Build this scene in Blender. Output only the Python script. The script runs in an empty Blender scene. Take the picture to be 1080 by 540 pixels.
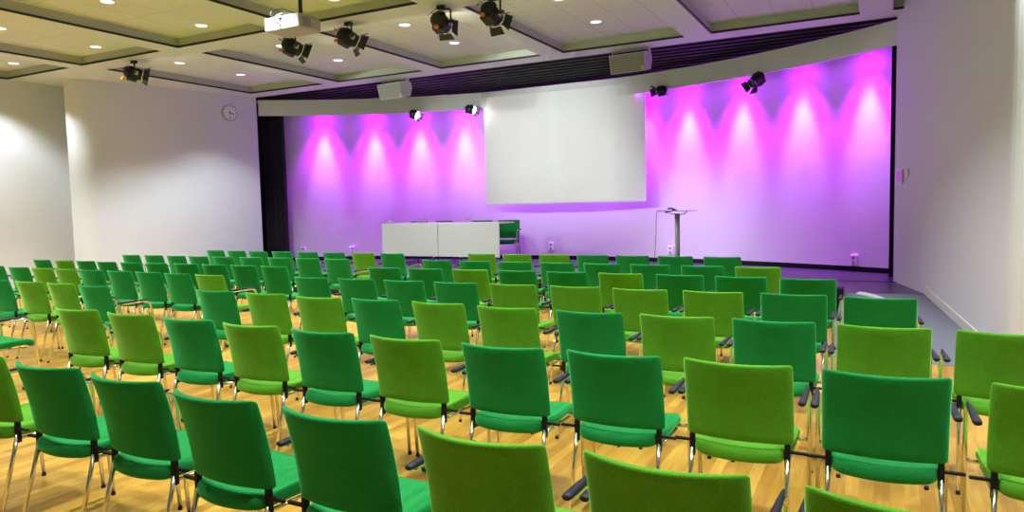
import bpy, math, random
from mathutils import Vector, Matrix
random.seed(7)
PI = math.pi
SC = bpy.context.scene
COL = SC.collection
EYE = 1.538

# ------------------------------------------------------------------ camera
cam_d = bpy.data.cameras.new('camera')
cam = bpy.data.objects.new('camera', cam_d); COL.objects.link(cam)
yaw, pitch, roll = 0.479775772, 0.0709579557, 0.0226863641
fwd = Vector((-math.sin(yaw) * math.cos(pitch), math.cos(yaw) * math.cos(pitch), -math.sin(pitch)))
right0 = Vector((math.cos(yaw), math.sin(yaw), 0))
up0 = right0.cross(fwd)
right = right0 * math.cos(roll) - up0 * math.sin(roll)
up = right.cross(fwd)
cam.matrix_world = Matrix.Translation((0, 0, EYE)) @ Matrix((right, up, -fwd)).transposed().to_4x4()
cam_d.sensor_fit = 'HORIZONTAL'; cam_d.sensor_width = 36.0
cam_d.lens = 743.187 / 1080 * 36.0
cam_d.clip_start = 0.05; cam_d.clip_end = 200
SC.camera = cam

# ------------------------------------------------------------------ world, exposure
w = bpy.data.worlds.new('world'); SC.world = w; w.use_nodes = True
bg = w.node_tree.nodes['Background']
bg.inputs[0].default_value = (0.92, 0.96, 1.0, 1); bg.inputs[1].default_value = WORLD_STRENGTH = 0.12
vs = SC.view_settings
vs.view_transform = 'Standard'; vs.look = 'None'; vs.gamma = 1; vs.use_curve_mapping = False
vs.exposure = 0.0

DOWN_W = 400.0     # ceiling downlights
MAG_W = 72.0       # magenta wall washers
STAGE_W = 500.0    # white spotlights on the stage
def spot(name, loc, target, power, color, size, blend=1.0, radius=0.05):
    l = bpy.data.lights.new(name, 'SPOT'); l.energy = power; l.color = color
    l.spot_size = math.radians(size); l.spot_blend = blend; l.shadow_soft_size = radius
    o = bpy.data.objects.new(name, l); COL.objects.link(o)
    d = Vector(target) - Vector(loc)
    o.location = loc; o.rotation_euler = d.to_track_quat('-Z', 'Y').to_euler()
    return o

# magenta washers on the curved back wall, hidden in the slot behind the valance
WC, WR = (-6.06, 1.55), 12.4          # wall arc
VC, VR = (-6.06, 3.60), 9.95          # valance arc
def arc_pt(c, r, a): return (c[0] + r * math.sin(a), c[1] + r * math.cos(a))
def ang_of(t, r, c): return math.asin(max(-1, min(1, (t - c[0]) / r)))
MAG_T = (-11.47, -10.36, -9.32, -8.27, -7.2, -6.15, -5.1, -4.12, -3.22, -2.18, -1.14, -0.14)
for t in MAG_T:
    a = ang_of(t, WR, WC)
    q = arc_pt(WC, WR, a)
    p = arc_pt(WC, WR - 0.34, a)
    spot('wall_washer_light', (p[0], p[1], 3.74), (q[0], q[1], 3.3), MAG_W * 0.42, (0.46, 0.006, 1.0), 170, 1.0, 0.05)
    spot('wall_washer_light', (p[0], p[1], 3.78), (q[0], q[1], 2.1), MAG_W * 8.0, (0.56, 0.006, 1.0), 72, 1.0, 0.05)
    p = arc_pt(WC, WR - 0.28, a)
    spot('wall_washer_light', (p[0], p[1], 3.92), (q[0], q[1], 1.7), MAG_W * 12, (0.50, 0.24, 1.0), 32, 1.0, 0.05)

# ------------------------------------------------------------------ materials
def mat(name, color, rough=0.6, metal=0.0, **kw):
    m = bpy.data.materials.new(name); m.use_nodes = True
    nt = m.node_tree; b = nt.nodes['Principled BSDF']
    b.inputs['Base Color'].default_value = (*color, 1)
    b.inputs['Roughness'].default_value = rough; b.inputs['Metallic'].default_value = metal
    if 'sheen' in kw:
        b.inputs['Sheen Weight'].default_value = kw['sheen']; b.inputs['Sheen Roughness'].default_value = 0.4
        b.inputs['Sheen Tint'].default_value = (*kw.get('tint', color), 1)
    if 'spec' in kw: b.inputs['Specular IOR Level'].default_value = kw['spec']
    if 'emit' in kw:
        b.inputs['Emission Color'].default_value = (*kw['emit'], 1); b.inputs['Emission Strength'].default_value = kw['es']
    tc = nt.nodes.new('ShaderNodeTexCoord')
    ns = kw.get('noise', 12.0); amt = kw.get('amt', 0.05)
    n = nt.nodes.new('ShaderNodeTexNoise'); n.inputs['Scale'].default_value = ns; n.inputs['Detail'].default_value = 4
    nt.links.new(tc.outputs['Object'], n.inputs['Vector'])
    mx = nt.nodes.new('ShaderNodeMix'); mx.data_type = 'RGBA'
    mx.inputs[6].default_value = (*[c * (1 - amt) for c in color], 1)
    mx.inputs[7].default_value = (*[min(1, c * (1 + amt)) for c in color], 1)
    nt.links.new(n.outputs['Fac'], mx.inputs[0]); nt.links.new(mx.outputs[2], b.inputs['Base Color'])
    if kw.get('bump'):
        bp = nt.nodes.new('ShaderNodeBump'); bp.inputs['Strength'].default_value = kw['bump']; bp.inputs['Distance'].default_value = kw.get('bd', 0.002)
        n2 = nt.nodes.new('ShaderNodeTexNoise'); n2.inputs['Scale'].default_value = kw.get('bs', 200)
        nt.links.new(tc.outputs['Object'], n2.inputs['Vector'])
        nt.links.new(n2.outputs['Fac'], bp.inputs['Height']); nt.links.new(bp.outputs['Normal'], b.inputs['Normal'])
    return m

def fabric(name, dark, light):
    """woven wool: fine over-and-under weave in colour and relief"""
    m = bpy.data.materials.new(name); m.use_nodes = True
    nt = m.node_tree; b = nt.nodes['Principled BSDF']
    b.inputs['Roughness'].default_value = 0.85; b.inputs['Specular IOR Level'].default_value = 0.15
    b.inputs['Sheen Weight'].default_value = FABRIC_SHEEN; b.inputs['Sheen Roughness'].default_value = 0.35
    b.inputs['Sheen Tint'].default_value = (*[min(1, c * 2.8 + .12) for c in light], 1)
    tc = nt.nodes.new('ShaderNodeTexCoord')
    mp = nt.nodes.new('ShaderNodeMapping'); mp.inputs['Scale'].default_value = (1, .6, 1)
    nt.links.new(tc.outputs['Object'], mp.inputs['Vector'])
    v = nt.nodes.new('ShaderNodeTexVoronoi'); v.inputs['Scale'].default_value = 260
    nt.links.new(mp.outputs['Vector'], v.inputs['Vector'])
    n = nt.nodes.new('ShaderNodeTexNoise'); n.inputs['Scale'].default_value = 9; n.inputs['Detail'].default_value = 5
    nt.links.new(tc.outputs['Object'], n.inputs['Vector'])
    ad = nt.nodes.new('ShaderNodeMath'); ad.operation = 'MULTIPLY_ADD'; ad.inputs[1].default_value = 0.6; 
    nt.links.new(v.outputs['Distance'], ad.inputs[0]); 
    sc = nt.nodes.new('ShaderNodeMath'); sc.operation = 'MULTIPLY'; sc.inputs[1].default_value = 0.5
    nt.links.new(n.outputs['Fac'], sc.inputs[0]); nt.links.new(sc.outputs[0], ad.inputs[2])
    mx = nt.nodes.new('ShaderNodeMix'); mx.data_type = 'RGBA'
    mx.inputs[6].default_value = (*light, 1); mx.inputs[7].default_value = (*dark, 1)
    nt.links.new(ad.outputs[0], mx.inputs[0]); nt.links.new(mx.outputs[2], b.inputs['Base Color'])
    bp = nt.nodes.new('ShaderNodeBump'); bp.inputs['Strength'].default_value = 0.35; bp.inputs['Distance'].default_value = 0.002; bp.invert = True
    nt.links.new(v.outputs['Distance'], bp.inputs['Height']); nt.links.new(bp.outputs['Normal'], b.inputs['Normal'])
    return m

def wood_floor():
    m = bpy.data.materials.new('oak_strip_floor'); m.use_nodes = True
    nt = m.node_tree; b = nt.nodes['Principled BSDF']
    tc = nt.nodes.new('ShaderNodeTexCoord')
    br = nt.nodes.new('ShaderNodeTexBrick'); br.offset = 0.37; br.inputs['Scale'].default_value = 1.0
    br.inputs['Brick Width'].default_value = 0.62; br.inputs['Row Height'].default_value = 0.07
    br.inputs['Mortar Size'].default_value = 0.0006; br.inputs['Mortar Smooth'].default_value = 0.0
    br.inputs['Color1'].default_value = (0.40, 0.19, 0.020, 1); br.inputs['Color2'].default_value = (0.64, 0.365, 0.050, 1)
    br.inputs['Mortar'].default_value = (0.22, 0.12, 0.045, 1)
    r90 = nt.nodes.new('ShaderNodeMapping'); r90.inputs['Rotation'].default_value = (0, 0, PI/2)
    nt.links.new(tc.outputs['Object'], r90.inputs['Vector']); nt.links.new(r90.outputs['Vector'], br.inputs['Vector'])
    mp = nt.nodes.new('ShaderNodeMapping'); mp.inputs['Scale'].default_value = (22, 2.0, 1)
    nt.links.new(tc.outputs['Object'], mp.inputs['Vector'])
    n = nt.nodes.new('ShaderNodeTexNoise'); n.inputs['Scale'].default_value = 2.2; n.inputs['Detail'].default_value = 6; n.inputs['Distortion'].default_value = 0.6
    nt.links.new(mp.outputs['Vector'], n.inputs['Vector'])
    rm = nt.nodes.new('ShaderNodeMapRange'); rm.inputs[1].default_value = .3; rm.inputs[2].default_value = .75; rm.inputs[3].default_value = 1.08; rm.inputs[4].default_value = 0.80
    nt.links.new(n.outputs['Fac'], rm.inputs[0])
    mx = nt.nodes.new('ShaderNodeMix'); mx.data_type = 'RGBA'; mx.blend_type = 'MULTIPLY'; mx.inputs[0].default_value = 1
    nt.links.new(br.outputs['Color'], mx.inputs[6]); nt.links.new(rm.outputs[0], mx.inputs[7])
    nt.links.new(mx.outputs[2], b.inputs['Base Color'])
    b.inputs['Roughness'].default_value = 0.38; b.inputs['Specular IOR Level'].default_value = 0.45
    return m

def panel_ceiling():
    m = bpy.data.materials.new('ceiling_tiles'); m.use_nodes = True
    nt = m.node_tree; b = nt.nodes['Principled BSDF']
    tc = nt.nodes.new('ShaderNodeTexCoord')
    mp = nt.nodes.new('ShaderNodeMapping'); mp.inputs['Location'].default_value = (-0.165, 0.0, 0)
    nt.links.new(tc.outputs['Object'], mp.inputs['Vector'])
    br = nt.nodes.new('ShaderNodeTexBrick'); br.offset = 0.0; br.inputs['Scale'].default_value = 1.0
    br.inputs['Brick Width'].default_value = 0.5; br.inputs['Row Height'].default_value = 1.05
    br.inputs['Mortar Size'].default_value = 0.004; br.inputs['Mortar Smooth'].default_value = 0.2
    br.inputs['Color1'].default_value = (0.74, 0.76, 0.64, 1); br.inputs['Color2'].default_value = (0.71, 0.73, 0.61, 1)
    br.inputs['Mortar'].default_value = (0.42, 0.42, 0.35, 1)
    nt.links.new(mp.outputs['Vector'], br.inputs['Vector']); nt.links.new(br.outputs['Color'], b.inputs['Base Color'])
    b.inputs['Roughness'].default_value = 0.9
    return m

FABRIC_SHEEN = 1.0
M = {}
M['wall'] = mat('white_paint', (0.735, 0.75, 0.77), 0.7, noise=3, amt=0.015, bump=0.05, bs=120)
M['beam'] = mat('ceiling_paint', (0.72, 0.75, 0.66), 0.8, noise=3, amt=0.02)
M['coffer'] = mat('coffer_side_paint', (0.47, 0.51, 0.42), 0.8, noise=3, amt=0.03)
M['tiles'] = panel_ceiling()
M['blackline'] = mat('black_reveal', (0.012, 0.012, 0.015), 0.6)
M['stagewall'] = mat('cyclorama_paint', (0.62, 0.61, 0.62), 0.75, noise=2, amt=0.01)
M['valance'] = mat('valance_paint', (0.86, 0.88, 0.84), 0.75, noise=4, amt=0.02)
M['slat'] = mat('black_slat', (0.007, 0.0065, 0.009), 0.7, noise=6, amt=0.2, spec=0.25)
M['void'] = mat('black_void', (0.006, 0.006, 0.008), 0.9)
M['stage'] = mat('dark_stage_floor', (0.045, 0.045, 0.062), 0.32, noise=8, amt=0.08, spec=0.5)
M['riser'] = mat('stage_riser_black', (0.012, 0.012, 0.016), 0.6)
M['carpet'] = mat('grey_ramp_vinyl', (0.17, 0.178, 0.21), 0.7, noise=90, amt=0.08)
M['skirting'] = mat('cream_skirting', (0.72, 0.70, 0.64), 0.6)
M['curtain'] = mat('black_velvet', (0.012, 0.009, 0.016), 0.9, noise=30, amt=0.2, sheen=0.15, tint=(.2, .1, .3))
M['floor'] = wood_floor()
M['dk'] = fabric('dark_green_wool', (0.006, 0.15, 0.026), (0.014, 0.32, 0.07))
M['lt'] = fabric('light_green_wool', (0.055, 0.22, 0.010), (0.14, 0.46, 0.024))
M['chrome'] = mat('chrome', (0.80, 0.78, 0.74), 0.16, 1.0, amt=0.02)
M['pad'] = mat('black_arm_pad', (0.012, 0.013, 0.019), 0.5, spec=0.3, noise=60, amt=0.1, bump=0.1, bs=300)
M['plastic'] = mat('black_plastic', (0.007, 0.007, 0.009), 0.6, noise=40, amt=0.1, spec=0.2)
M['projwhite'] = mat('projector_white', (0.50, 0.51, 0.53), 0.45, noise=8, amt=0.02)
M['screen'] = mat('projection_screen_cloth', (0.92, 0.925, 0.90), 0.8, noise=2, amt=0.01)
M['white'] = mat('white_plastic', (0.78, 0.79, 0.80), 0.4, noise=8, amt=0.03)
M['laminate'] = mat('white_laminate', (0.78, 0.78, 0.74), 0.4, noise=5, amt=0.02)
M['grey'] = mat('grey_edge', (0.32, 0.32, 0.31), 0.5)
M['steel'] = mat('brushed_steel', (0.42, 0.45, 0.42), 0.4, 0.5, noise=30, amt=0.08)
M['lampblack'] = mat('matt_black_metal', (0.013, 0.013, 0.016), 0.55, 0.0, noise=30, amt=0.2)
M['lampblue'] = mat('dark_blue_knob_plastic', (0.02, 0.03, 0.10), 0.4)
M['orange'] = mat('orange_safety_tag', (0.75, 0.22, 0.01), 0.5)
M['reflector'] = mat('bright_reflector', (0.9, 0.85, 0.78), 0.2, 1.0, emit=(1, .93, .85), es=45.0)
M['label'] = mat('pale_yellow_label', (0.6, 0.6, 0.4), 0.6)
M['speakergrille'] = mat('grey_speaker_grille', (0.25, 0.25, 0.21), 0.7, noise=260, amt=0.35)
M['speakerbox'] = mat('pale_speaker_cabinet', (0.55, 0.54, 0.52), 0.5, noise=20, amt=0.04)
M['downlight'] = mat('lit_diffuser', (0.9, 0.9, 0.9), 0.4, emit=(0.90, 0.94, 1.0), es=1.6)
M['lens'] = mat('dark_lens_glass', (0.02, 0.02, 0.03), 0.05, spec=0.8)
M['clockface'] = mat('clock_face', (0.85, 0.85, 0.87), 0.5)
M['ink'] = mat('black_ink', (0.02, 0.02, 0.02), 0.5)
M['projgrey'] = mat('projector_grey', (0.42, 0.40, 0.33), 0.5, noise=20, amt=0.05)
M['pinkscreen'] = mat('magenta_panel_face', (0.55, 0.14, 0.60), 0.4, emit=(0.6, 0.12, 0.7), es=0.25)
M['paper'] = mat('white_card', (0.7, 0.7, 0.68), 0.8)

def glass_mat():
    m = bpy.data.materials.new('clear_glass'); m.use_nodes = True
    nt = m.node_tree; nt.nodes.clear(); out = nt.nodes.new('ShaderNodeOutputMaterial')
    a = nt.nodes.new('ShaderNodeBsdfTransparent'); g = nt.nodes.new('ShaderNodeBsdfGlossy'); g.inputs['Roughness'].default_value = .03
    x = nt.nodes.new('ShaderNodeMixShader')
    x.inputs[0].default_value = 0.14; nt.links.new(a.outputs[0], x.inputs[1]); nt.links.new(g.outputs[0], x.inputs[2]); nt.links.new(x.outputs[0], out.inputs[0])
    return m
M['glass'] = glass_mat()

# ------------------------------------------------------------------ mesh helpers
class MB:
    def __init__(s): s.v = []; s.f = []; s.sm = []
    def add(s, vs, fs, smooth=False):
        b = len(s.v); s.v += [tuple(v) for v in vs]; s.f += [tuple(b + i for i in f) for f in fs]; s.sm += [smooth] * len(fs)
        return s
    def box(s, lo, hi, rot=None, piv=None):
        x0, y0, z0 = lo; x1, y1, z1 = hi
        vs = [Vector(p) for p in ((x0,y0,z0),(x1,y0,z0),(x1,y1,z0),(x0,y1,z0),(x0,y0,z1),(x1,y0,z1),(x1,y1,z1),(x0,y1,z1))]
        if rot is not None:
            c = Vector(piv) if piv is not None else Vector(((x0+x1)/2, (y0+y1)/2, (z0+z1)/2))
            vs = [rot @ (v - c) + c for v in vs]
        return s.add(vs, [(0,3,2,1),(4,5,6,7),(0,1,5,4),(1,2,6,5),(2,3,7,6),(3,0,4,7)])
    def tube(s, pts, r, n=8, cap=True):
        pts = [Vector(p) for p in pts]; rs = r if isinstance(r, (list, tuple)) else [r] * len(pts)
        rings = []; ref = None
        for i, p in enumerate(pts):
            d = (pts[min(i+1, len(pts)-1)] - pts[max(i-1, 0)]).normalized()
            if ref is None: ref = Vector((1,0,0)) if abs(d.x) < .8 else Vector((0,1,0))
            a = (ref - d * ref.dot(d)).normalized(); ref = a; b = d.cross(a)
            rings.append([p + (a * math.cos(2*PI*k/n) + b * math.sin(2*PI*k/n)) * rs[i] for k in range(n)])
        vs = [v for rg in rings for v in rg]; fs = []
        for i in range(len(pts)-1):
            for k in range(n):
                k2 = (k+1) % n; fs.append((i*n+k, i*n+k2, (i+1)*n+k2, (i+1)*n+k))
        s.add(vs, fs, True)
        if cap:
            b = len(s.v) - len(vs)
            s.f.append(tuple(b + k for k in reversed(range(n)))); s.sm.append(False)
            s.f.append(tuple(b + (len(pts)-1)*n + k for k in range(n))); s.sm.append(False)
        return s
    def prism(s, poly, z0, z1):
        n = len(poly)
        vs = [(x, y, z0) for x, y in poly] + [(x, y, z1) for x, y in poly]
        fs = [tuple(reversed(range(n))), tuple(range(n, 2*n))] + [(i, (i+1) % n, n+(i+1) % n, n+i) for i in range(n)]
        return s.add(vs, fs)
    def xform(s, mtx):
        s.v = [tuple(mtx @ Vector(v)) for v in s.v]; return s
    def build(s, name, material, parent=None, loc=None, bevel=0, seg=2):
        me = bpy.data.meshes.new(name); me.from_pydata(s.v, [], s.f)
        me.polygons.foreach_set('use_smooth', s.sm); me.update()
        me.materials.append(material)
        o = bpy.data.objects.new(name, me); COL.objects.link(o)
        if parent: o.parent = parent
        if loc: o.location = loc
        if bevel:
            md = o.modifiers.new('bevel', 'BEVEL'); md.width = bevel; md.segments = seg; md.limit_method = 'ANGLE'
        return o

def empty(name, label, cat, loc=(0,0,0), rz=0, group=None):
    o = bpy.data.objects.new(name, None); COL.objects.link(o); o.empty_display_size = .1
    o.location = loc; o.rotation_euler = (0, 0, rz); o['label'] = label; o['category'] = cat
    if group: o['group'] = group
    return o
def tag(o, label, cat, group=None):
    o['label'] = label; o['category'] = cat
    if group: o['group'] = group
    return o
def struct(o): o['kind'] = 'structure'; return o
def copy_tree(o, parent=None):
    c = o.copy(); COL.objects.link(c); c.parent = parent
    for ch in KIDS.get(o.name, []): copy_tree_ch(ch, c)
    return c
KIDS = {}
def kids_index(o):
    KIDS[o.name] = list(o.children)
    for ch in o.children: kids_index(ch)
def copy_tree_ch(o, parent):
    c = o.copy(); COL.objects.link(c); c.parent = parent
    for ch in KIDS.get(o.name, []): copy_tree_ch(ch, c)

# ------------------------------------------------------------------ setting
ZC, ZP, HS = 4.038, 4.175, 0.36
struct(MB().box((-14.6, -3.5, -0.1), (3.6, 7.42, 0)).box((-14.6, 7.42, -0.1), (-0.42, 9.85, 0)).build('floor', M['floor']))

# raised stage: deck, black front riser, joint strip
LW0, LW1 = (-12.15, 11.35), (-12.87, 8.42)     # splayed wall left of the stage
RW0, RW1 = (0.20, 11.20), (0.98, 7.62)         # splayed wall right of the stage
deck = [(-14.3, 9.79), (0.62, 9.79), (0.62, 14.6), (-14.3, 14.6)]
st = struct(MB().prism(deck, HS - 0.03, HS).build('floor_stage', M['stage']))
struct(MB().box((-14.3, 9.82, -0.02), (-0.40, 9.86, HS - 0.03)).box((-0.44, 9.86, -0.02), (0.62, 9.9, HS-.03)).build('trim_1', M['riser']))
struct(MB().box((-13.4, 11.08, HS), (0.3, 11.105, HS + 0.004)).build('trim_2', M['void']))
# ramp up to the stage beside the right wall
rp = [(-0.40, 7.42), (1.2, 7.42), (0.62, 9.79), (-0.40, 9.79)]
vs_ = [(x, y, 0.004 if y < 8 else HS - 0.004) for x, y in rp] + [(x, y, -0.1) for x, y in rp]
struct(MB().add(vs_, [(0,1,2,3), (4,7,6,5), (0,4,5,1), (1,5,6,2), (2,6,7,3), (3,7,4,0)]).build('floor_ramp', M['carpet']))

def arc_pts(c, cx, cy, r, a0, a1, n):
    return [(cx + r*math.cos(math.radians(a0 + (a1-a0)*i/n)), cy + r*math.sin(math.radians(a0 + (a1-a0)*i/n))) for i in range(n+1)]
def wall_strip(path, z0, z1, name, m, thick_pts=None, smooth=True):
    mb = MB(); n = len(path)
    mb.add([(x, y, z0) for x, y in path] + [(x, y, z1) for x, y in path], [(i, i+1, n+i+1, n+i) for i in range(n-1)], smooth)
    return mb
def closed_wall(poly, z0, z1, name, m):
    mb = MB(); n = len(poly)
    mb.add([(x, y, z0) for x, y in poly] + [(x, y, z1) for x, y in poly], [(i, (i+1) % n, n+(i+1) % n, n+i) for i in range(n)], False)
    mb.add([(x, y, z1) for x, y in poly], [tuple(range(n))])
    o = mb.build(name, m)
    return struct(o)
def rounded(p0, p1, p2, r, n=8):
    """points of a fillet at p1"""
    a = (Vector(p0) - Vector(p1)).normalized(); b = (Vector(p2) - Vector(p1)).normalized()
    half = a.angle(b) / 2; L = r / math.tan(half); c = Vector(p1) + (a + b).normalized() * (r / math.sin(half))
    s = Vector(p1) + a * L; e = Vector(p1) + b * L
    out = []
    v0 = s - c; v1 = e - c; th = v0.angle_signed(v1)
    for i in range(n + 1):
        rot = Matrix.Rotation(-th * i / n, 2); out.append(tuple(c + rot @ v0))
    return out
# left splayed wall with its rounded end
cl = rounded(LW0, (-12.97, 7.98), (-13.22, 7.84), 0.42)
closed_wall([(-12.6, 11.7), LW0] + cl + [(-13.22, 7.84), (-13.24, 8.6), (-13.1, 11.7)], 0, ZP + .02, 'wall_front_left', M['wall'])
cr_ = rounded(RW0, (1.06, 7.34), (2.3, 7.20), 0.30)
closed_wall([(0.2, 11.23)] + cr_ + [(4.0, 7.0), (4.0, 11.6), (0.55, 11.6)], 0, ZP + .3, 'wall_front_right', M['wall'])
# recess behind on the left and the side walls
struct(MB().box((-14.6, 8.55, 0), (-13.1, 8.7, ZP + .02)).build('wall_recess', M['wall']))
struct(MB().box((-14.2, -3.5, 0), (-14.07, 8.55, ZP)).build('wall_left', M['wall']))
struct(MB().box((3.5, -3.5, 0), (3.6, 7.0, ZP)).build('wall_right', M['wall']))
# baseboards
def board(path, name, h=0.09, th=0.015, z=lambda i: 0, side=1):
    mb = MB()
    for (a, b), i in zip(zip(path, path[1:]), range(99)):
        d = (Vector(b) - Vector(a)).normalized(); nrm = Vector((-d.y, d.x)) * th * side
        p = [Vector(a), Vector(b), Vector(b) + nrm, Vector(a) + nrm]
        za, zb = z(a), z(b)
        vs = [(q.x, q.y, zz) for q, zz in zip(p, (za, zb, zb, za))] + [(q.x, q.y, zz + h) for q, zz in zip(p, (za, zb, zb, za))]
        mb.add(vs, [(0,1,2,3), (4,7,6,5), (0,4,5,1), (1,5,6,2), (2,6,7,3), (3,7,4,0)])
    return struct(mb.build(name, M['skirting']))
def ramp_z(p): return max(0, min(1, (p[1] - 7.42) / (9.79 - 7.42))) * HS
def rw(y): k = (y - RW0[1]) / (RW1[1] - RW0[1]); return (RW0[0] + (RW1[0] - RW0[0]) * k, y)
board([rw(9.78), rw(9.2), rw(8.6), rw(8.0), rw(7.62)], 'baseboard_right', 0.10, 0.06, ramp_z, 1 if True else -1)
board([LW0, cl[0]], 'baseboard_left', 0.09, 0.015, lambda p: 0, 1)

# curved stage wall (cyclorama)
A0, A1 = ang_of(-13.9, WR, WC), ang_of(1.3, WR, WC)
NW = 64
path = [arc_pt(WC, WR, A0 + (A1 - A0) * i / NW) for i in range(NW + 1)]
back = [arc_pt(WC, WR + 0.12, A0 + (A1 - A0) * i / NW) for i in range(NW + 1)]
def arc_wall(c, r0, r1, a0, a1, z0, z1, n=NW):
    mb = MB(); vs = []
    for i in range(n+1):
        a = a0 + (a1-a0)*i/n
        p = arc_pt(c, r0, a); q = arc_pt(c, r1, a)
        vs += [(p[0],p[1],z0),(p[0],p[1],z1),(q[0],q[1],z1),(q[0],q[1],z0)]
    fs = []
    for i in range(n):
        for k in range(4):
            fs.append((i*4+k, i*4+(k+1) % 4, i*4+4+(k+1) % 4, i*4+4+k))
    fs += [(0,3,2,1), (n*4, n*4+1, n*4+2, n*4+3)]
    mb.add(vs, fs, False)
    return mb
struct(arc_wall(WC, WR, WR+.12, A0, A1, HS + .085, 5.0).build('wall_stage_back', M['stagewall']))
struct(arc_wall(WC, WR + .03, WR+.14, A0, A1, HS, HS + .085).build('baseboard_stage', M['void']))
# curved valance
V0, V1 = ang_of(-12.19, VR, VC), ang_of(0.20, VR, VC)
def val_strip():
    mb = MB(); n = 72; vs = []
    for i in range(n+1):
        a = V0 + (V1-V0)*i/n; p = arc_pt(VC, VR, a); q = arc_pt(VC, VR+.06, a)
        vs += [(p[0],p[1],3.655),(p[0],p[1],3.995),(q[0],q[1],3.995),(q[0],q[1],3.655)]
    fs = []
    for i in range(n):
        for k in range(4): fs.append((i*4+k, i*4+(k+1) % 4, i*4+4+(k+1) % 4, i*4+4+k))
    fs += [(0,3,2,1), (n*4, n*4+1, n*4+2, n*4+3)]
    return mb.add(vs, fs)
struct(val_strip().build('trim_valance', M['valance']))

# ceiling: beams with recessed coffers, tile plane above, dark slatted soffit in front of the stage
TE = [-14.225, -12.225] ; T_EDGES = [(-11.835 + 2.395*k, -9.835 + 2.395*k) for k in range(-1, 7)]
T_EDGES[0] = (-14.07, -12.19)
D_EDGES = [(-3.0, 0.14), (0.56, 3.78), (4.12, 7.36), (7.765, 10.93)]
D_EDGES = [(0.56, 3.72), (4.14, 7.345), (7.765, 10.93)]
X0, X1, Y0, Y1 = -14.6, 3.6, -3.5, 11.36
def ceiling_beams():
    mb = MB(); zt = ZP + .02
    ys = Y0
    for d0, d1 in D_EDGES + [(Y1, Y1)]:
        mb.box((X0, ys, ZC), (X1, d0, zt)); ys = d1
    for d0, d1 in D_EDGES:
        xs = X0
        for t0, t1 in T_EDGES:
            t0 = min(t0, X1); t1 = min(t1, X1)
            if d0 > 7 and t1 < -12: continue
            if t0 > xs: mb.box((xs, d0, ZC), (t0, d1, zt))
            xs = max(xs, t1)
        if xs < X1: mb.box((xs, d0, ZC), (X1, d1, zt))
    return mb
struct(ceiling_beams().build('ceiling', M['beam']))
struct(MB().box((X0, Y0, ZP), (X1, Y1, ZP + .05)).build('ceiling_tiles', M['tiles']))
k = 3
for (d0, d1) in D_EDGES:
    for (t0, t1) in T_EDGES:
        if t1 > 3.5 or (d0 > 7 and t1 < -12): continue
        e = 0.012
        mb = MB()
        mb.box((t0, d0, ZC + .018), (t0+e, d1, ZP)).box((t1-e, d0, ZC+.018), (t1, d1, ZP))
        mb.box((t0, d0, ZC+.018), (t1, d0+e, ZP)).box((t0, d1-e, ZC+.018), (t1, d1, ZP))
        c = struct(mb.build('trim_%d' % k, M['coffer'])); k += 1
        g = 0.022
        mb = MB(); z0, z1 = ZC - .004, ZC + .024
        mb.box((t0, d0, z0), (t0+g, d1, z1)).box((t0, d1-g, z0), (t1, d1, z1))
        mb.build('reveal', M['blackline'], c)
# stage soffit
mb = MB(); y = 11.42
while y < 13.7:
    mb.box((-12.7, y, 4.06), (1.2, y + .12, 4.12)); y += 0.25
struct(mb.build('ceiling_slats', M['slat']))
struct(MB().box((-14.6, Y1, 4.22), (3.6, 14.8, 4.3)).box((-12.7, Y1, ZC), (1.2, Y1+.02, 4.22)).build('ceiling_soffit', M['void']))
# dark backing that closes the stage box behind the side walls
struct(MB().box((-14.6, 11.7, 0), (-14.5, 14.8, 4.3)).box((1.5, 11.6, 0), (1.6, 14.8, 4.3)).box((-14.6, 11.6, 0), (-13.1, 11.7, 4.3)).build('wall_wings', M['void']))

# ------------------------------------------------------------------ downlights
def lathe(mb, prof, n=24, m=None):
    vs = []; 
    for r, z in prof:
        for k in range(n): vs.append((r*math.cos(2*PI*k/n), r*math.sin(2*PI*k/n), z))
    fs = []
    for i in range(len(prof)-1):
        for k in range(n): fs.append((i*n+k, i*n+(k+1) % n, (i+1)*n+(k+1) % n, (i+1)*n+k))
    if m is not None: vs = [tuple(m @ Vector(v)) for v in vs]
    return mb.add(vs, fs, True)
dl = empty('ceiling_downlight', 'x', 'ceiling light')
rim_mb = MB(); lathe(rim_mb, [(0.075, 0.0), (0.09, -0.006), (0.093, 0.0)]); 
rim_mb.build('rim', M['white'], dl)
dm = MB(); lathe(dm, [(0.0001, -0.004), (0.075, -0.004), (0.075, 0.0)]); dm.build('diffuser', M['downlight'], dl)
kids_index(dl)
DLT = [-13.22] + [-10.93 + 2.42 * k for k in range(6)]
rows_dl = [(9.86, 'front'), (8.52, 'front'), (7.02, 'middle'), (5.65, 'middle'), (3.1, 'near'), (1.7, 'near')]
colname = {0: 'over the recess at far left', 1: 'above the left wall side', 2: 'left of the projector', 3: 'right of the projector', 4: 'over the middle of the room', 5: 'toward the right wall', 6: 'beside the right wall'}
seen = {}
i = 0
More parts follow.
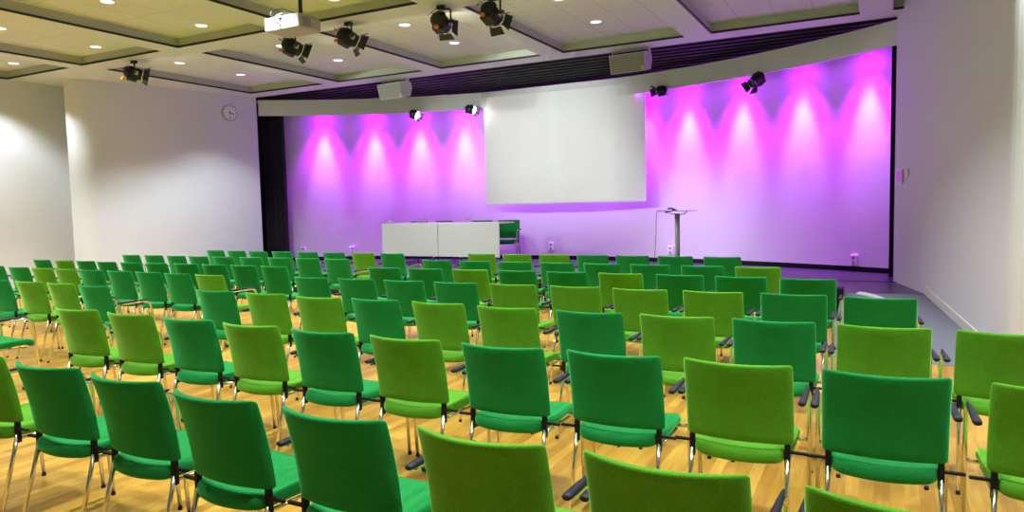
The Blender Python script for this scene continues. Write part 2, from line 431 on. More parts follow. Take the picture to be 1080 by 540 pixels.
for (d, rn) in rows_dl:
    for j, t in enumerate(DLT):
        if t < -12 and d > 7.5: continue
        if rn == 'front' and j >= 5: continue      # the right-hand panels show no lamp
        o = dl if i == 0 else copy_tree(dl)
        i += 1
        z = ZP
        o.location = (t, d, z); o['group'] = 'round recessed downlights'
        half = 'nearer' if d in (8.52, 5.65, 1.7) else 'farther'
        rown = {'front': 'row nearest the stage', 'middle': 'second row from the stage', 'near': 'third row from the stage'}[rn]
        cn = {0: 'far left panel', 1: 'panel along left wall', 2: 'second panel from left', 3: 'third panel from left', 4: 'fourth panel from left', 5: 'fifth panel from left', 6: 'rightmost panel'}[j]
        o['label'] = 'round downlight, %s one of the %s, %s' % (half, cn, rown)
        spot('downlight_light', (t, d, z - .012), (t, d, 0), DOWN_W * (.9 if j == 0 else 1), (0.86, 0.94, 1.0), 104, 0.55, 0.07)

# ------------------------------------------------------------------ chairs
BW = 0.452
def cushion(w, h, t, corner, fn, nu=18, nv=12, edge=0.014):
    """upholstered slab: u along width, v along height, rounded rim; fn(x, y, s) -> point, s = -t/2..t/2"""
    def ticks(n, L):
        e = [0, .12, .4, 1.0]
        a = [-L/2 + edge*x for x in e]; b = [L/2 - edge*x for x in reversed(e)]
        mid = [-L/2 + edge + (L - 2*edge) * i / n for i in range(1, n)]
        return a + mid + b
    us, vs2 = ticks(nu, w), ticks(nv, h)
    def prof(x, L):
        dd = min(L/2 - abs(x), edge) / edge
        return math.sqrt(max(0, 1 - (1 - dd)**2))
    pts = {}; V = []; F = []
    def cpos(x, y):
        ax, ay = abs(x), abs(y); cx, cy = w/2 - corner, h/2 - corner
        if ax > cx and ay > cy:
            dx, dy = (ax - cx), (ay - cy); m = max(dx, dy); L = math.hypot(dx, dy)
            if L > 0: dx, dy = dx * m / L, dy * m / L
            ax, ay = cx + dx, cy + dy
        return math.copysign(ax, x), math.copysign(ay, y)
    for sd in (1, -1):
        for i, x in enumerate(us):
            for j, y in enumerate(vs2):
                rim = i in (0, len(us)-1) or j in (0, len(vs2)-1)
                if rim and sd == -1: pts[(i, j, sd)] = pts[(i, j, 1)]; continue
                th = t/2 * min(prof(x, w), prof(y, h)) * sd
                X, Y = cpos(x, y)
                pts[(i, j, sd)] = len(V); V.append(fn(X, Y, th))
    for i in range(len(us)-1):
        for j in range(len(vs2)-1):
            a = [pts[(i,j,1)], pts[(i+1,j,1)], pts[(i+1,j+1,1)], pts[(i,j+1,1)]]
            b = [pts[(i,j,-1)], pts[(i,j+1,-1)], pts[(i+1,j+1,-1)], pts[(i+1,j,-1)]]
            F += [tuple(a), tuple(b)]
    return MB().add(V, F, True)
def back_fn(x, y, s):
    v = (y + 0.19) / 0.38                         # 0 bottom .. 1 top
    sag = 0.066 * (0.55 + 0.45 * v)
    q = 2 * x / BW
    yy = -sag * (1 - q*q) + 0.075 * (1 - v) + 0.010 * math.sin(PI * v)
    # s along the outward normal (roughly -y)
    return (x - s * q * 0.55, yy - s, 0.488 + 0.38 * v * 0.955)
def seat_fn(x, y, s):
    v = (y + 0.225) / 0.45                        # 0 rear .. 1 front
    q = 2 * x / 0.44
    yy = 0.035 + 0.45 * v - 0.035 * (1 - q*q) * (1 - v)**2
    z = 0.438 + s - 0.008 * (1 - q*q) - 0.035 * max(0, v - 0.72)**2 / 0.08 + 0.012*v
    return (x * (0.86 + 0.14 * min(1, v * 2.2)), yy, z)
back_mesh = cushion(BW, 0.38, 0.034, 0.018, back_fn).build('backrest', M['dk']).data
seat_mesh = cushion(0.44, 0.45, 0.056, 0.05, seat_fn).build('seat', M['dk']).data
for o in list(COL.objects):
    if o.name in ('backrest', 'seat'): bpy.data.objects.remove(o)
def make_chair(shade, arms=(-1, 1), link=0):
    t = empty('conference_chair', 'x', 'chair')
    for me, nm in ((back_mesh, 'backrest'), (seat_mesh, 'seat')):
        m2 = me.copy(); m2.materials.clear(); m2.materials.append(M[shade]); o = bpy.data.objects.new(nm, m2); COL.objects.link(o); o.parent = t
    for sx in (-1, 1):
        x = 0.203 * sx
        MB().tube([(x, 0.062, 0.425), (x*1.01, 0.03, 0.30), (x*1.04, -0.055, 0.012)], 0.0105).build('rear_leg', M['chrome'], t)
        MB().tube([(x*1.04, -0.0545, 0.0), (x*1.04, -0.0545, 0.015)], 0.0118).build('foot_cap', M['plastic'], t)
        MB().box((x-.0115, 0.056, 0.385), (x+.0115, 0.080, 0.492)).build('back_bracket', M['plastic'], t, bevel=.004)
        xa = 0.258 * sx
        pts = [(xa, 0.47, 0.012), (xa, 0.448, 0.40), (xa, 0.440, 0.56), (xa, 0.428, 0.61), (xa, 0.40, 0.645), (xa, 0.36, 0.655), (xa, 0.12, 0.655)]
        MB().tube(pts, 0.0105).build('front_leg', M['chrome'], t)
        MB().tube([(xa, 0.47, 0.0), (xa, 0.47, 0.015)], 0.0118).build('foot_cap', M['plastic'], t)
        MB().tube([(x, 0.066, 0.405), (x, 0.40, 0.395)], 0.008).tube([(x*.95, 0.425, 0.402), (xa, 0.449, 0.402)], 0.009).build('seat_rail', M['chrome'], t)
        # arm pad: broad rounded rear end, tapering forward
        mb = MB(); ring = []
        sec = [(0.075, .010, .007), (0.08, .0155, .0105), (0.10, .0175, .012), (0.20, .0150, .0115), (0.30, .0105, .010), (0.385, .006, .007), (0.40, .003, .003)]
        n = 12; vs = []
        for yy, hw, hh in sec:
            for k in range(n): a = 2*PI*k/n; vs.append((xa + hw*math.cos(a), yy, 0.668 + hh*math.sin(a)))
        fs = [(i*n+k, (i+1)*n+k, (i+1)*n+(k+1) % n, i*n+(k+1) % n) for i in range(len(sec)-1) for k in range(n)]
        fs += [tuple(range(n)), tuple((len(sec)-1)*n+k for k in reversed(range(n)))]
        mb.add(vs, fs, True); mb.build('arm_pad', M['pad'], t)
    # cross tube under the seat
    MB().tube([(-0.203, 0.30, 0.395), (0.203, 0.30, 0.395)], 0.008).build('seat_crossbar', M['chrome'], t)
    if link & 1: MB().box((0.205, 0.058, 0.452), (0.284, 0.076, 0.463)).build('row_link_bar', M['plastic'], t, bevel=.002)
    if link & 2: MB().box((-0.284, 0.058, 0.452), (-0.205, 0.076, 0.463)).build('row_link_bar', M['plastic'], t, bevel=.002)
    kids_index(t)
    return t
protos = {}
def place_chair(shade, link, loc, rz, label, group, scale=1):
    key = (shade, link)
    if key not in protos:
        o = protos[key] = make_chair(shade, link=link)
    else: o = copy_tree(protos[key])
    o.location = loc; o.rotation_euler = (0, 0, rz); o.scale = (scale,)*3
    o['label'] = label; o['group'] = group
    return o
CH = [
    (0, 0, [[-4.1, 1.885, 4.0], [-3.442, 1.875, 2.9], [-2.848, 1.861, -0.1], [-2.24, 1.81, -1.6], [-1.65, 1.805, -0.3], [-1.074, 1.805, -1.4], [-0.507, 1.807, -1.2], [0.077, 1.79, -1.0]], [1, 0, 0, 0, 0, 1, 1, 1]),
    (1, 0, [[-5.291, 3.122, 3.1], [-4.657, 3.108, 2.0], [-4.031, 3.09, 1.7], [-3.434, 3.069, 1.5], [-2.838, 3.05, 0.9], [-2.257, 3.049, 0.7], [-1.66, 3.044, 1.8], [-1.09, 3.073, 0.8], [-0.536, 3.095, -0.2], [0.032, 3.094, 1.5], [0.608, 3.084, 0.8]], [1, 1, 0, 1, 0, 1, 0, 0, 1, 0, 1]),
    (1, 1, [[-6.83, 3.06, 1.0]], [0]),
    (2, 0, [[-5.239, 4.309, 0.7], [-4.628, 4.313, 0.3], [-3.979, 4.254, 1.8], [-3.439, 4.29, 0.4], [-2.857, 4.281, -0.6], [-2.267, 4.24, 0.4], [-1.654, 4.225, 1.5], [-1.093, 4.25, 0.8], [-0.532, 4.253, -0.3], [0.032, 4.248, 1.3], [0.595, 4.249, 0.7]], [0, 1, 1, 0, 1, 1, 0, 1, 0, 1, 1]),
    (2, 1, [[-8.696, 4.281, -0.1], [-8.109, 4.298, 2.0], [-7.523, 4.287, -0.7], [-6.878, 4.232, 0.4]], [0, 1, 1, 0]),
    (3, 0, [[-5.221, 5.487, -1.4], [-4.637, 5.5, 0.3], [-4.05, 5.494, 1.5], [-3.46, 5.486, 1.7], [-2.87, 5.502, 1.3], [-2.277, 5.5, 0.6], [-1.704, 5.477, 0.8], [-1.127, 5.485, 0.7], [-0.546, 5.499, 1.0], [0.018, 5.469, 0.9]], [0, 0, 0, 0, 1, 1, 1, 1, 0, 0]),
    (3, 1, [[-11.28, 5.53, 1.5], [-10.576, 5.486, 0.7], [-10.011, 5.482, 1.1], [-9.45, 5.468, -0.6], [-8.887, 5.454, 0.4], [-8.329, 5.459, -0.8], [-7.76, 5.447, -0.6], [-7.201, 5.418, -1.7], [-6.642, 5.401, -1.0]], [0, 0, 1, 1, 0, 0, 0, 0, 1]),
    (4, 0, [[-5.171, 6.645, 2.1], [-4.597, 6.659, 2.3], [-4.009, 6.671, 0.4], [-3.432, 6.688, 0.8], [-2.851, 6.683, 1.4], [-2.268, 6.668, 0.8], [-1.678, 6.668, 0.9], [-1.108, 6.632, 0.4], [-0.538, 6.598, 0.9]], [0, 0, 1, 0, 0, 1, 0, 0, 0]),
    (4, 1, [[-11.913, 6.531, -1.1], [-11.341, 6.545, -0.6], [-10.767, 6.534, -0.8], [-10.194, 6.496, -1.1], [-9.614, 6.486, -0.2], [-9.038, 6.478, 0.6], [-8.461, 6.509, 2.1], [-7.89, 6.501, 0.0], [-7.321, 6.483, -0.7], [-6.758, 6.465, -1.8]], [0, 1, 0, 0, 0, 0, 0, 0, 0, 0]),
    (5, 0, [[-5.175, 7.768, -0.7], [-4.6, 7.764, -1.2], [-4.015, 7.756, -0.6], [-3.429, 7.737, -0.8], [-2.849, 7.721, -0.7], [-2.276, 7.711, -0.9], [-1.686, 7.676, -0.6], [-1.109, 7.661, -1.2]], [0, 0, 0, 0, 0, 0, 0, 1]),
    (5, 1, [[-11.387, 7.696, 0.1], [-10.809, 7.708, 0.6], [-10.235, 7.699, -0.8], [-9.665, 7.67, -1.8], [-9.092, 7.668, 0.9], [-8.512, 7.688, 1.2], [-7.933, 7.703, 0.2], [-7.364, 7.684, -1.4], [-6.795, 7.668, -0.2]], [0, 0, 0, 0, 0, 0, 0, 0, 0]),
    (6, 0, [[-5.17, 8.946, 0.3], [-4.594, 8.959, -0.3], [-4.018, 8.98, 0.6], [-3.449, 8.98, -0.2], [-2.879, 8.959, -0.5], [-2.306, 8.95, -0.2], [-1.716, 8.942, 0.2]], [1, 1, 1, 0, 0, 0, 0]),
    (6, 1, [[-10.822, 8.966, -1.8], [-10.231, 8.924, -1.7], [-9.643, 8.879, -2.3], [-9.056, 8.852, -2.0], [-8.457, 8.838, -1.7], [-7.864, 8.817, -1.0], [-7.274, 8.821, -1.5], [-6.681, 8.795, -1.3]], [0, 0, 0, 0, 0, 0, 1, 0])]
ORD = ['', 'first', 'second', 'third', 'fourth', 'fifth', 'sixth', 'seventh', 'eighth', 'ninth', 'tenth', 'eleventh', 'twelfth']
ROWN = ['nearest', 'second nearest', 'third nearest', 'fourth nearest', 'fifth nearest', 'second farthest', 'farthest']
# one entry per row section: row number, 1 for the block left of the aisle, chair (x, y, turn), 1 for light green
for r, left, row, cols in CH:
    n = len(row)
    for j, ((t, d, rz), c) in enumerate(zip(row, cols)):
        m, cn = ('lt', 'light green') if c else ('dk', 'dark green')
        if r == 0: lab = '%s fabric chair, %s from the left in the nearest row of the room' % (cn, ORD[j+1])
        elif left: lab = '%s fabric chair, %s left of the aisle, %s row, left block' % (cn, ORD[n-j], ROWN[r])
        else: lab = '%s fabric chair, %s right of the aisle, %s row, right block' % (cn, ORD[j+1], ROWN[r])
        link = (1 if j < n-1 else 0) + (2 if j > 0 else 0)
        place_chair(m, link, (t, d, 0), math.radians(rz), lab, 'green conference chairs in rows')

# ------------------------------------------------------------------ stage chairs, tables and what is on them
for i, (t, d, rz, z) in enumerate([(-9.11, 13.06, 180, .0), (-8.49, 13.12, 178, .0), (-7.47, 13.05, 182, .0), (-6.87, 13.10, 194, .0)]):
    lab = ['dark green chair on stage behind the table, leftmost of the three behind the panels', 'dark green chair on stage behind the table, middle of the three behind the panels',
           'dark green chair on stage behind the table, rightmost of the three behind the panels', 'dark green armchair standing free at the right end of the stage table'][i]
    place_chair('dk', 0, (t, d, HS), math.radians(rz), lab, 'chairs behind the stage table', 1.04)
TT = 1.225
def stage_table(x0, x1, y, label):
    t = empty('conference_table', label, 'table', ((x0+x1)/2, y, HS), 0, 'white tables on the stage')
    w = (x1 - x0)/2; h = TT - HS
    MB().box((-w, 0, h-.028), (w, .62, h)).build('table_top', M['laminate'], t, bevel=.003)
    MB().box((-w+.004, -.02, 0.185), (w-.004, -.002, h-.004)).build('modesty_panel', M['laminate'], t, bevel=.002)
    for s in (-1, 1):
        xx = s*(w-.32)
        lg = MB().tube([(xx, .30, .03), (xx, .30, h-.028)], .022, 12).build('leg', M['steel'], t)
        MB().tube([(xx, .06, .015), (xx, .58, .015)], .015, 8).build('foot', M['steel'], lg)
        MB().tube([(xx, .06, h-.045), (xx, .56, h-.045)], .014, 8).build('bracket', M['steel'], t)
    return t
stage_table(-9.33, -7.925, 12.0, 'white stage table with front panel, left one of the joined pair')
stage_table(-7.915, -6.50, 12.0, 'white stage table with front panel, right one beside the free armchair')
def glass(x, y, label):
    t = MB(); lathe(t, [(.0001, 0), (.026, 0), (.030, .004), (.034, .10), (.0325, .10), (.028, .008), (.0001, .008)], 20)
    o = t.build('drinking_glass', M['glass'], None, (x, y, TT + .0005)); tag(o, label, 'glass', 'drinking glasses on the stage table'); return o
for x, l in ((-8.47, 'clear drinking glass, left one of the pair on left stage table'), (-8.33, 'clear drinking glass, right one of the pair on left stage table'),
             (-7.32, 'clear drinking glass, left one of the pair on right stage table'), (-7.2, 'clear drinking glass, right one of the pair on right stage table')):
    glass(x, 12.12, l)
cup = empty('cup_and_saucer', 'small white cup and saucer on the left end of the stage table', 'cup', (-9.18, 12.1, TT))  # a single white cup on its saucer
c1 = MB(); lathe(c1, [(.0001, .002), (.03, .002), (.065, .012), (.066, .015), (.03, .007), (.0001, .007)]); c1.build('saucer', M['white'], cup)
c2 = MB(); lathe(c2, [(.0001, .008), (.024, .008), (.036, .03), (.04, .062), (.037, .062), (.032, .03), (.0001, .016)]); cc = c2.build('cup', M['white'], cup)
MB().tube([(.037, 0, .05), (.058, 0, .048), (.06, 0, .03), (.034, 0, .024)], .004, 6).build('handle', M['white'], cc)

# lectern: tall single-post table with a thin top
lx, ly = -2.79, 11.0
le = empty('standing_lectern', 'tall thin-topped standing table on one steel post, on the stage', 'lectern', (lx, ly, HS))
MB().box((-.27, -.2, 1.037), (.27, .22, 1.045)).build('table_top', M['grey'], le, bevel=.003)
MB().tube([(0, 0, .012), (0, 0, 1.0)], .038, 20).build('post', M['steel'], le)
b = MB(); lathe(b, [(.24, 0), (.24, .01), (.05, .02), (.0001, .02)], 32); b.build('base', M['steel'], le)
MB().tube([(.0, 0, .985), (.10, .02, .99), (.15, .02, 1.035)], .007, 8).tube([(0, 0, .985), (-.10, .02, .995), (-.14, .02, 1.035)], .007, 8).build('top_bracket', M['steel'], le)
mic = empty('presenter_device', 'small black device with a bent arm lying on the lectern top', 'device', (lx - .10, ly, HS + 1.045))
MB().box((-.09, -.05, .0), (.05, .07, .018), Matrix.Rotation(-.25, 3, 'Y'), (.05, 0, 0)).build('body', M['plastic'], mic, bevel=.004)
MB().tube([(-.05, 0, .03), (.0, 0, .04), (.06, 0, .02), (.10, 0, .0)], [.012, .012, .01, .006], 8).build('arm', M['plastic'], mic)
pts = [(lx-.26, ly-.2, HS+1.05), (lx-.275, ly-.21, HS+1.0), (lx-.285, ly-.2, HS+.7), (lx-.31, ly-.18, HS+.4), (lx-.36, ly-.15, HS+.12), (lx-.40, ly-.1, HS+.01)]
cb = MB().tube([(lx-.15, ly-.05, HS+1.052)] + pts, .0045, 6).build('hanging_cable', M['ink']); tag(cb, 'thin dark cable hanging from the left edge of the lectern top', 'cable')

# ------------------------------------------------------------------ projection screen
SX0, SX1, SY = -7.60, -4.02, 13.44
sc = empty('projection_screen', 'large blank white projection screen hanging in front of the curved stage wall', 'projection screen', ((SX0+SX1)/2, SY, 1.57))
hw = (SX1-SX0)/2
MB().box((-hw, 0, .02), (hw, .006, 2.34)).build('screen_cloth', M['screen'], sc)
MB().box((-hw, -.012, .0), (hw, .018, .03)).build('bottom_bar', M['white'], sc, bevel=.004)
MB().box((-hw-.04, -.03, 2.30), (hw+.04, .09, 2.42)).build('roller_case', M['white'], sc, bevel=.01)

# ------------------------------------------------------------------ curtains
def curtain(x0, y0, x1, y1, z0, z1, folds, amp, label):
    n = folds * 8; mb = MB(); vs = []; L = math.hypot(x1-x0, y1-y0); dx, dy = (x1-x0)/L, (y1-y0)/L
    rng = random.Random(folds); zs = [z0, z0 + (z1-z0)*.5, z1]
    for side in (0, 1):
        for zi, z in enumerate(zs):
            for i in range(n+1):
                s = L*i/n; a = amp * math.sin(2*PI*i/8 + .5*math.sin(i*.37)) * (1 if zi < 2 else .7) + side*.012
                vs.append((x0 + dx*s - dy*a, y0 + dy*s + dx*a, z))
    m = n+1
    fs = []
    for side in (0, 1):
        for zi in range(2):
            for i in range(n):
                b = side*3*m + zi*m + i; q = (b, b+1, b+1+m, b+m); fs.append(q if side == 0 else q[::-1])
    mb.add(vs, fs, True)
    t = mb.build('stage_curtain', M['curtain']); tag(t, label, 'curtain', 'black stage curtains'); return t
curtain(-13.0, 11.95, -12.05, 12.02, HS + .005, 4.02, 7, .045, 'wide black curtain hanging at the left end of the stage')
curtain(0.15, 11.75, 0.44, 11.80, HS + .005, 4.02, 3, .03, 'narrow black curtain at the right end beside the right wall')

# ------------------------------------------------------------------ loudspeakers under the ceiling edge
def ceiling_speaker(cx, label, w):
    t = empty('ceiling_loudspeaker', label, 'loudspeaker', (cx, 11.30, 3.83), math.radians(-6), 'loudspeakers under the ceiling edge')
    R_ = Matrix.Rotation(math.radians(14), 4, 'X')
    h = .15
    poly = [(-.13, -h), (-.13, h), (.0, h), (.17, h-.05), (.17, -h+.14), (.08, -h)]   # y, z side profile
    vs = [(-w/2, a, b) for a, b in poly] + [(w/2, a, b) for a, b in poly]; n = len(poly)
    mb = MB().add(vs, [tuple(range(n)), tuple(reversed(range(n, 2*n)))] + [(i, n+i, n+(i+1) % n, (i+1) % n) for i in range(n)])
    mb.xform(R_).build('cabinet', M['speakerbox'], t, bevel=.006)
    MB().box((-w/2+.018, -.142, -h+.012), (w/2-.018, -.130, h-.012)).xform(R_).build('grille', M['speakergrille'], t)
    g = MB()
    for a in (0, 1):
        for b_ in (0, 1): g.box((w/2-.075+a*.03, -.147, -h+.02+b_*.035), (w/2-.052+a*.03, -.142, -h+.047+b_*.035))
    g.xform(R_).build('badge', M['label'], t)
    MB().box((w/2+.002, -.02, -.05), (w/2+.012, .07, .20)).box((-w/2-.012, -.02, -.05), (-w/2-.002, .07, .20)).box((-w/2-.012, -.02, .19), (w/2+.012, .07, .20)).build('yoke', M['speakerbox'], t)
    MB().tube([(w/2-.02, .02, .205), (w/2-.02, .02, .21)], .03, 10).build('ceiling_mount', M['steel'], t)
    return t
ceiling_speaker(-8.37, 'pale grille-fronted loudspeaker under the ceiling edge, left one of two', .62)
ceiling_speaker(-3.62, 'pale grille-fronted loudspeaker under the ceiling edge, right one above the screen', .62)

# ------------------------------------------------------------------ theatre spotlights with barn doors
def theatre_spot(loc, aim, label, lit=True, s=1.0, power=0, drop=.17, doors=(38, 38), group='black theatre spotlights under the ceiling', beam=46, yoke_side=1):
    """loc = clamp point (top); aim = direction vector"""
    t = empty('theatre_spotlight', label, 'spotlight', loc, 0, group)
    A = Vector(aim).normalized()
    hz = Vector((A.x, A.y, 0)).normalized(); sx = Vector((hz.y, -hz.x, 0))
    upv = sx.cross(A)
    if upv.z < 0: upv = -upv
    O = Vector((0, 0, -drop*s - .03*s))
    F = Matrix((( sx.x, upv.x, A.x, O.x), (sx.y, upv.y, A.y, O.y), (sx.z, upv.z, A.z, O.z), (0,0,0,1)))  # local x side, y up, z forward
    S = Matrix.Scale(s, 4)
    FM = F @ S
    # clamp
    MB().box((-.05*s, -.03*s, -.045*s), (.05*s, .03*s, 0)).build('clamp', M['lampblack'], t, bevel=.006*s)
    # yoke: one-sided bracket down to the body side
    yk = MB(); q = yoke_side*.125*s
    top = Vector((0, 0, -.045*s)); sd = sx * q
    yk.tube([top, top + sd*.9 + Vector((0,0,-.004)), top + sd + Vector((0,0,-.02*s)), O + sd], .012*s, 8)
    yk.build('yoke', M['lampblack'], t)
    kb = MB().tube([O + sd*.75, O + sd*1.35], .022*s, 12).build('tilt_knob', M['lampblue'], t)
    # body
    bd = MB(); lathe(bd, [(.0001, -.16), (.05, -.155), (.085, -.12), (.088, -.05), (.096, -.045), (.096, .06), (.088, .07), (.088, .11), (.0001, .11)], 20, FM)
    body = bd.build('lamp_body', M['lampblack'], t)
    fins = MB()
    for z in (-.11, -.085, -.06): lathe(fins, [(.09, z), (.1, z+.004), (.09, z+.008)], 20, FM)
    fins.build('cooling_fin', M['lampblack'], body)
    hs_ = MB(); hs_.box((-.075, -.125, -.10), (.075, -.05, .05)).xform(FM); hs_.build('housing', M['lampblack'], t, bevel=.008*s)
    MB().box((-.07, -.095, -.09), (.07, .095, -.03)).xform(FM).build('rear_housing', M['lampblack'], t, bevel=.01*s)
    # lens and lit interior
    ln = MB(); lathe(ln, [(.0001, .111), (.07, .111), (.078, .118), (.082, .111)], 20, FM); ln.build('lens', M['reflector'] if lit else M['lens'], t)
    MB().box((.097, -.03, .0), (.10, .03, .05)).xform(FM).build('rating_label', M['label'], t)
    # barn doors
    for k in range(4):
        a = k*PI/2; op = math.radians(doors[k % 2])
        rot = Matrix.Rotation(a, 4, 'Z')
        L = .095; w0, w1 = .078, .102
        z1 = .12 + L*math.cos(op); r1 = .095 + L*math.sin(op)
        pv = [(-w0, .095, .12), (w0, .095, .12), (w1, r1, z1), (-w1, r1, z1)]
        pv2 = [(x, y+.004, z) for x, y, z in pv]
        m = MB().add(pv + pv2, [(3,2,1,0), (4,5,6,7), (0,1,5,4), (1,2,6,5), (2,3,7,6), (3,0,4,7)]).xform(FM @ rot)
        m.build('barn_door', M['lampblack'], t)
    fr = MB(); lathe(fr, [(.088, .105), (.102, .108), (.102, .122), (.088, .125)], 20, FM); fr.build('door_ring', M['chrome'], t)  # chrome chosen so its shine imitates lamp light leaking between body and doors
    # orange tag hanging on the rear
    p = F @ S @ Vector((0, -.09, -.15))
    MB().box((p.x-.022*s, p.y-.022*s, p.z-.05*s), (p.x+.022*s, p.y+.022*s, p.z-.01*s)).build('safety_tag', M['orange'], t, bevel=.008*s)
    # power lead
    r0 = FM @ Vector((0, .0, -.155))
    MB().tube([r0, r0 + Vector((-.06*s, 0, .06*s)), r0*.5 + Vector((-.16*s, 0, -.03*s)), Vector((-.06*s, 0, -.02*s))], .004*s, 6).build('power_lead', M['lampblack'], t)
    if power:
        P = Vector(loc) + FM @ Vector((0, 0, .155))
        spot('stage_spot_light', P, P + A*5, power, (0.92, 0.96, 1.0), beam, 1.0, .06)
    return t
def toward(p, q): return Vector(q) - Vector(p)
zc = ZC - .002
SPOTS = [((-10.80, 7.56, zc), (-6.9, 13.44, 2.3), 'black theatre spotlight with bright door edge near the left wall, leftmost of five', (24, 26)),
         ((-7.32, 7.56, zc), (-3.6, 13.6, .9), 'black theatre spotlight left of the projector line, second of five from left', (24, 28)),
         ((-6.32, 7.56, zc), (-2.6, 13.2, .8), 'black theatre spotlight with wide open doors right of the projector, third of five', (38, 25)),
         ((-4.85, 7.56, zc), (-5.9, 13.44, 2.7), 'black theatre spotlight seen straight from behind, fourth of five from left', (26, 22)),
         ((-4.13, 7.56, zc), (-3.2, 13.4, .8), 'black theatre spotlight with broad side door, rightmost of five', (36, 24))]
for (loc, tgt, lab, dr), bm, pw in zip(SPOTS, (46, 30, 30, 44, 28), (STAGE_W*.9, STAGE_W*1.0, STAGE_W*1.0, STAGE_W*1.5, STAGE_W*.8)):
    theatre_spot(loc, toward((loc[0], loc[1], 3.8), tgt), lab, True, 1.02, pw, .17, dr, beam=bm)
def small_spot(x, aim, lab, lit, z=3.64, off=-.10, s=.8):
    a = ang_of(x, VR, VC); p = arc_pt(VC, VR + off, a)
    theatre_spot((p[0], p[1], z + .05), aim, lab, lit, s, 0, .08, (28, 28), 'small spotlights under the valance')
small_spot(-9.12, (.95, -.2, -.45), 'small black spotlight with lit front under the valance, left of the screen', True)
small_spot(-7.86, (.9, -.1, -.3), 'small bright spotlight under the valance at the screen top left corner', True, 3.68)
small_spot(-3.62, (-.8, -.4, -.15), 'small black spotlight under the valance at the screen top right corner', False, 3.66)
small_spot(-1.79, (-.5, -.5, -.6), 'black spotlight hanging under the valance right of the screen', False, 3.60, s=.95)

# ------------------------------------------------------------------ projector
pj = empty('ceiling_projector', 'white data projector hanging from a ceiling pole above the chairs', 'projector', (-5.97, 6.0, 3.57))
MB().box((-.26, 0, 0), (.26, .36, .155)).build('housing', M['projgrey'], pj, bevel=.03, seg=4)
MB().box((-.262, -.006, .002), (.262, .03, .158)).build('rear_panel', M['projwhite'], pj, bevel=.02, seg=4)
g = MB()
for k in range(9): g.box((.262, .06 + k*.014, .03), (.266, .068 + k*.014, .125))
g.build('side_vent', M['grey'], pj)
g = MB()
for x, z, w_, h_ in ((-.05, .12, .05, .012), (.02, .125, .03, .01), (-.02, .09, .012, .025), (-.06, .07, .02, .02), (-.02, .045, .012, .02), (-.14, .10, .02, .02), (.0, .105, .012, .03)):
    g.box((x, -.009, z), (x+w_, -.005, z+h_))
g.build('connector', M['plastic'], pj)
MB().box((-.19, -.008, .05), (-.12, -.005, .062)).build('label_strip', M['grey'], pj)
g = MB()
for k in range(6): g.box((.13 + k*.014, -.008, .05), (.137 + k*.014, -.005, .12))
g.build('rear_vent', M['grey'], pj)
l_ = MB().tube([(.1, .35, .08), (.1, .40, .08)], .045, 20).build('lens_barrel', M['plastic'], pj)
MB().box((-.02, .06, .158), (.22, .30, .172)).build('mount_plate', M['steel'], pj, bevel=.004)
MB().tube([(.12, .18, .17), (.12, .18, ZP - 3.57)], .022, 14).build('pole', M['lampblack'], pj)
m_ = MB(); lathe(m_, [(.085, .172), (.06, .19), (.03, .20), (.0001, .20)], 20, Matrix.Translation((.12, .18, 0))); m_.build('mount_collar', M['steel'], pj)
MB().tube([(-.06, -.008, .10), (-.09, -.05, .12), (-.11, -.05, .19), (-.10, .02, .24), (-.04, .08, .25), (.06, .15, .21), (.10, .18, .19)], .006, 6).build('cable', M['ink'], pj)
MB().tube([(-.02, -.008, .05), (-.03, -.04, .07), (-.03, -.05, .14), (.0, .0, .18), (.07, .10, .19)], .006, 6).build('cable', M['white'], pj)

# ------------------------------------------------------------------ wall clock, half past three
ck = empty('wall_clock', 'round analogue wall clock high on the wall left of the stage', 'clock', (-12.30, 10.74, 3.65))
wd = (Vector(LW1) - Vector(LW0)).normalized()      # toward the camera
nx_ = Vector((-wd.y, wd.x, 0)); nx_ = nx_ if nx_.x > 0 else -nx_
base = Vector(LW0) + (Vector(LW1) - Vector(LW0)) * ((11.35 - 10.74) / (11.35 - 8.42))
ck.location = (base.x + nx_.x*.002, base.y + nx_.y*.002, 3.65)
side = Vector((-nx_.y, nx_.x, 0)); 
if side.y < 0: side = -side                        # to the viewer's right on this wall
FR = Matrix(((side.x, 0, nx_.x, 0), (side.y, 0, nx_.y, 0), (0, 1, 0, 0), (0, 0, 0, 1)))
Rk = .172
m_ = MB(); lathe(m_, [(Rk, 0), (Rk, .03), (Rk-.012, .034), (Rk-.012, .026)], 36, FR); m_.build('rim', M['grey'], ck)
m_ = MB(); lathe(m_, [(.0001, .026), (Rk-.011, .026)], 36, FR); m_.build('dial', M['clockface'], ck)
m_ = MB()
for h in range(12):
    rr = Matrix.Rotation(-h*PI/6, 4, 'Z'); q = MB().box((-.005, .120, .027), (.005, .148, .029)).xform(FR @ rr); m_.add(q.v, q.f)
m_.build('hour_marks', M['ink'], ck)
def hand(nm, ang, L, wd_, z, tail):
    MB().box((-wd_, -tail, z), (wd_, L, z+.002)).xform(FR @ Matrix.Rotation(-math.radians(ang), 4, 'Z')).build(nm, M['ink'], ck)
hand('hour_hand', 108, .085, .008, .030, .03); hand('minute_hand', 180, .14, .006, .033, .04)
hand('second_hand', 356, .06, .002, .036, .02)

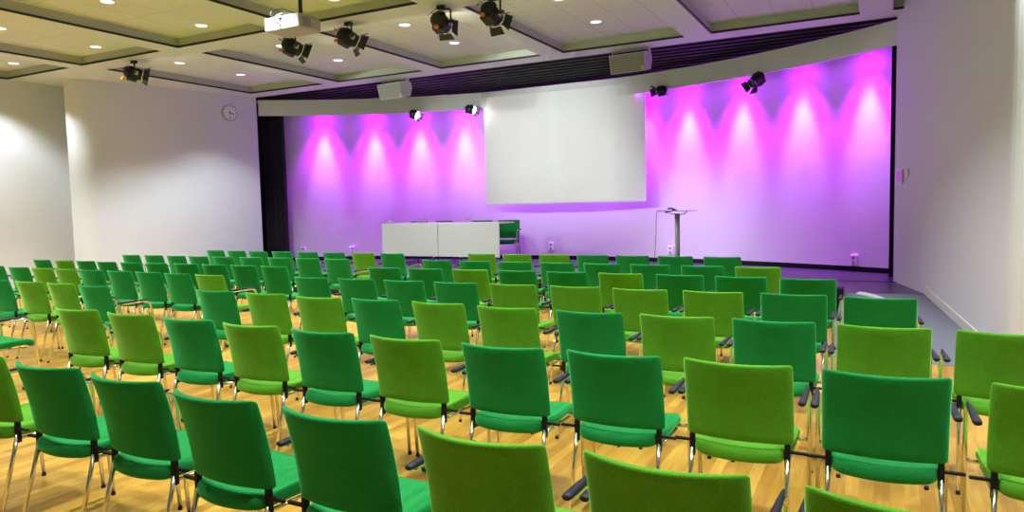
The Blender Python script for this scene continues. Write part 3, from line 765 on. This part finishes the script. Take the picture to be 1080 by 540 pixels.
# ------------------------------------------------------------------ control panel on the right wall, sockets
rd = (Vector(RW1) - Vector(RW0)).normalized(); rn = Vector((-rd.y, rd.x, 0)); rn = rn if rn.x < 0 else -rn
RFR = lambda p: Matrix(((rd.x, 0, rn.x, p[0]), (rd.y, 0, rn.y, p[1]), (0, 1, 0, p[2]), (0, 0, 0, 1)))   # x toward camera, y up, z out
def on_rwall(d, z): p = rw(d); return (p[0] + rn.x*.001, p[1] + rn.y*.001, z)
def rwall_thing(name, d, z, w_, h_, label, cat, face):
    t = empty(name, label, cat, on_rwall(d, z)); FRm = RFR((0, 0, 0))
    MB().box((-w_/2, -h_/2, 0), (w_/2, h_/2, .018)).xform(FRm).build('housing', M['white'], t, bevel=.004)
    MB().box((-w_/2+.02, -h_/2+.02, .018), (w_/2-.02, h_/2-.02, .021)).xform(FRm).build('face', face, t)
    return t
rwall_thing('wall_control_panel', 10.93, 1.815, .31, .19, 'small magenta-faced control panel on the right wall beside the stage', 'control panel', M['pinkscreen'])
rwall_thing('wall_switch', 10.60, 1.86, .13, .11, 'small white switch beside the magenta control panel', 'switch', M['white'])
for t, z, lab in ((-12.0, .60, 'white wall socket at the far left bottom of the curved stage wall'), (-10.95, .585, 'white wall socket on the curved stage wall left of the table'), (-6.28, .64, 'white double wall socket on the curved wall below the screen'),
                  (-3.6, .60, 'white wall socket on the curved wall behind the lectern'), (-.32, .545, 'white wall socket box at the right end of the curved stage wall')):
    a = ang_of(t, WR, WC); p = arc_pt(WC, WR - .001, a)
    e = empty('wall_socket', lab, 'socket', (p[0], p[1], z), -a, 'white sockets along the curved stage wall')
    MB().box((-.055, -.05, -.085), (.055, 0, .085)).build('housing', M['white'], e, bevel=.006)
    g = MB()
    for zz in (-.042, .042): g.tube([(0, -.052, zz), (0, -.050, zz)], .028, 16)
    g.build('outlet', M['grey'], e)

# ------------------------------------------------------------------ things at the foot of the stage
cs = empty('black_floor_box', 'black upright box at the stage edge left of the ramp', 'box', (-.56, 9.62, 0))
MB().box((-.10, -.11, 0.0), (.19, .13, .43)).build('body', M['plastic'], cs, bevel=.015)
MB().tube([(-.02, .0, .43), (-.01, .0, .455), (.09, .0, .455), (.10, .0, .43)], .008, 8).build('handle', M['plastic'], cs)
# curved white edging where the ramp meets the stage
pts = []
for i in range(13):
    a = math.radians(90 - i*7); pts.append((-.52 + .62*math.cos(a)*1.0, 9.13 + .62*math.sin(a)))
mb = MB(); vs = []
for i, (x, y) in enumerate(pts):
    for rr, zz in ((0, 0), (0.085, 0), (0.085, .02), (0, .02)):
        c = Vector((x + .52, y - 9.13)).normalized(); px, py = x + c.x*rr, y + c.y*rr
        gz = ramp_z((px, py)) if px > -.40 else ramp_z((px, py)); vs.append((px, py, gz + zz + .001))
n = len(pts); fs = []
for i in range(n-1):
    for k in range(4): fs.append((i*4+k, i*4+(k+1) % 4, i*4+4+(k+1) % 4, i*4+4+k))
fs += [(0,3,2,1), ((n-1)*4, (n-1)*4+1, (n-1)*4+2, (n-1)*4+3)]
CURVE_OK = True
sel = [i for i, p in enumerate(pts) if p[0] > -.29]
lo = sel[0]
vs = vs[lo*4:]; n = n - lo
fs = [(i*4+k, i*4+(k+1) % 4, i*4+4+(k+1) % 4, i*4+4+k) for i in range(n-1) for k in range(4)] + [(0,3,2,1), ((n-1)*4, (n-1)*4+1, (n-1)*4+2, (n-1)*4+3)]
ce = MB().add(vs, fs).build('curved_edge_strip', M['paper']); tag(ce, 'curved pale strip lying at the top of the grey ramp', 'edge strip')
# wall fitting at the far left
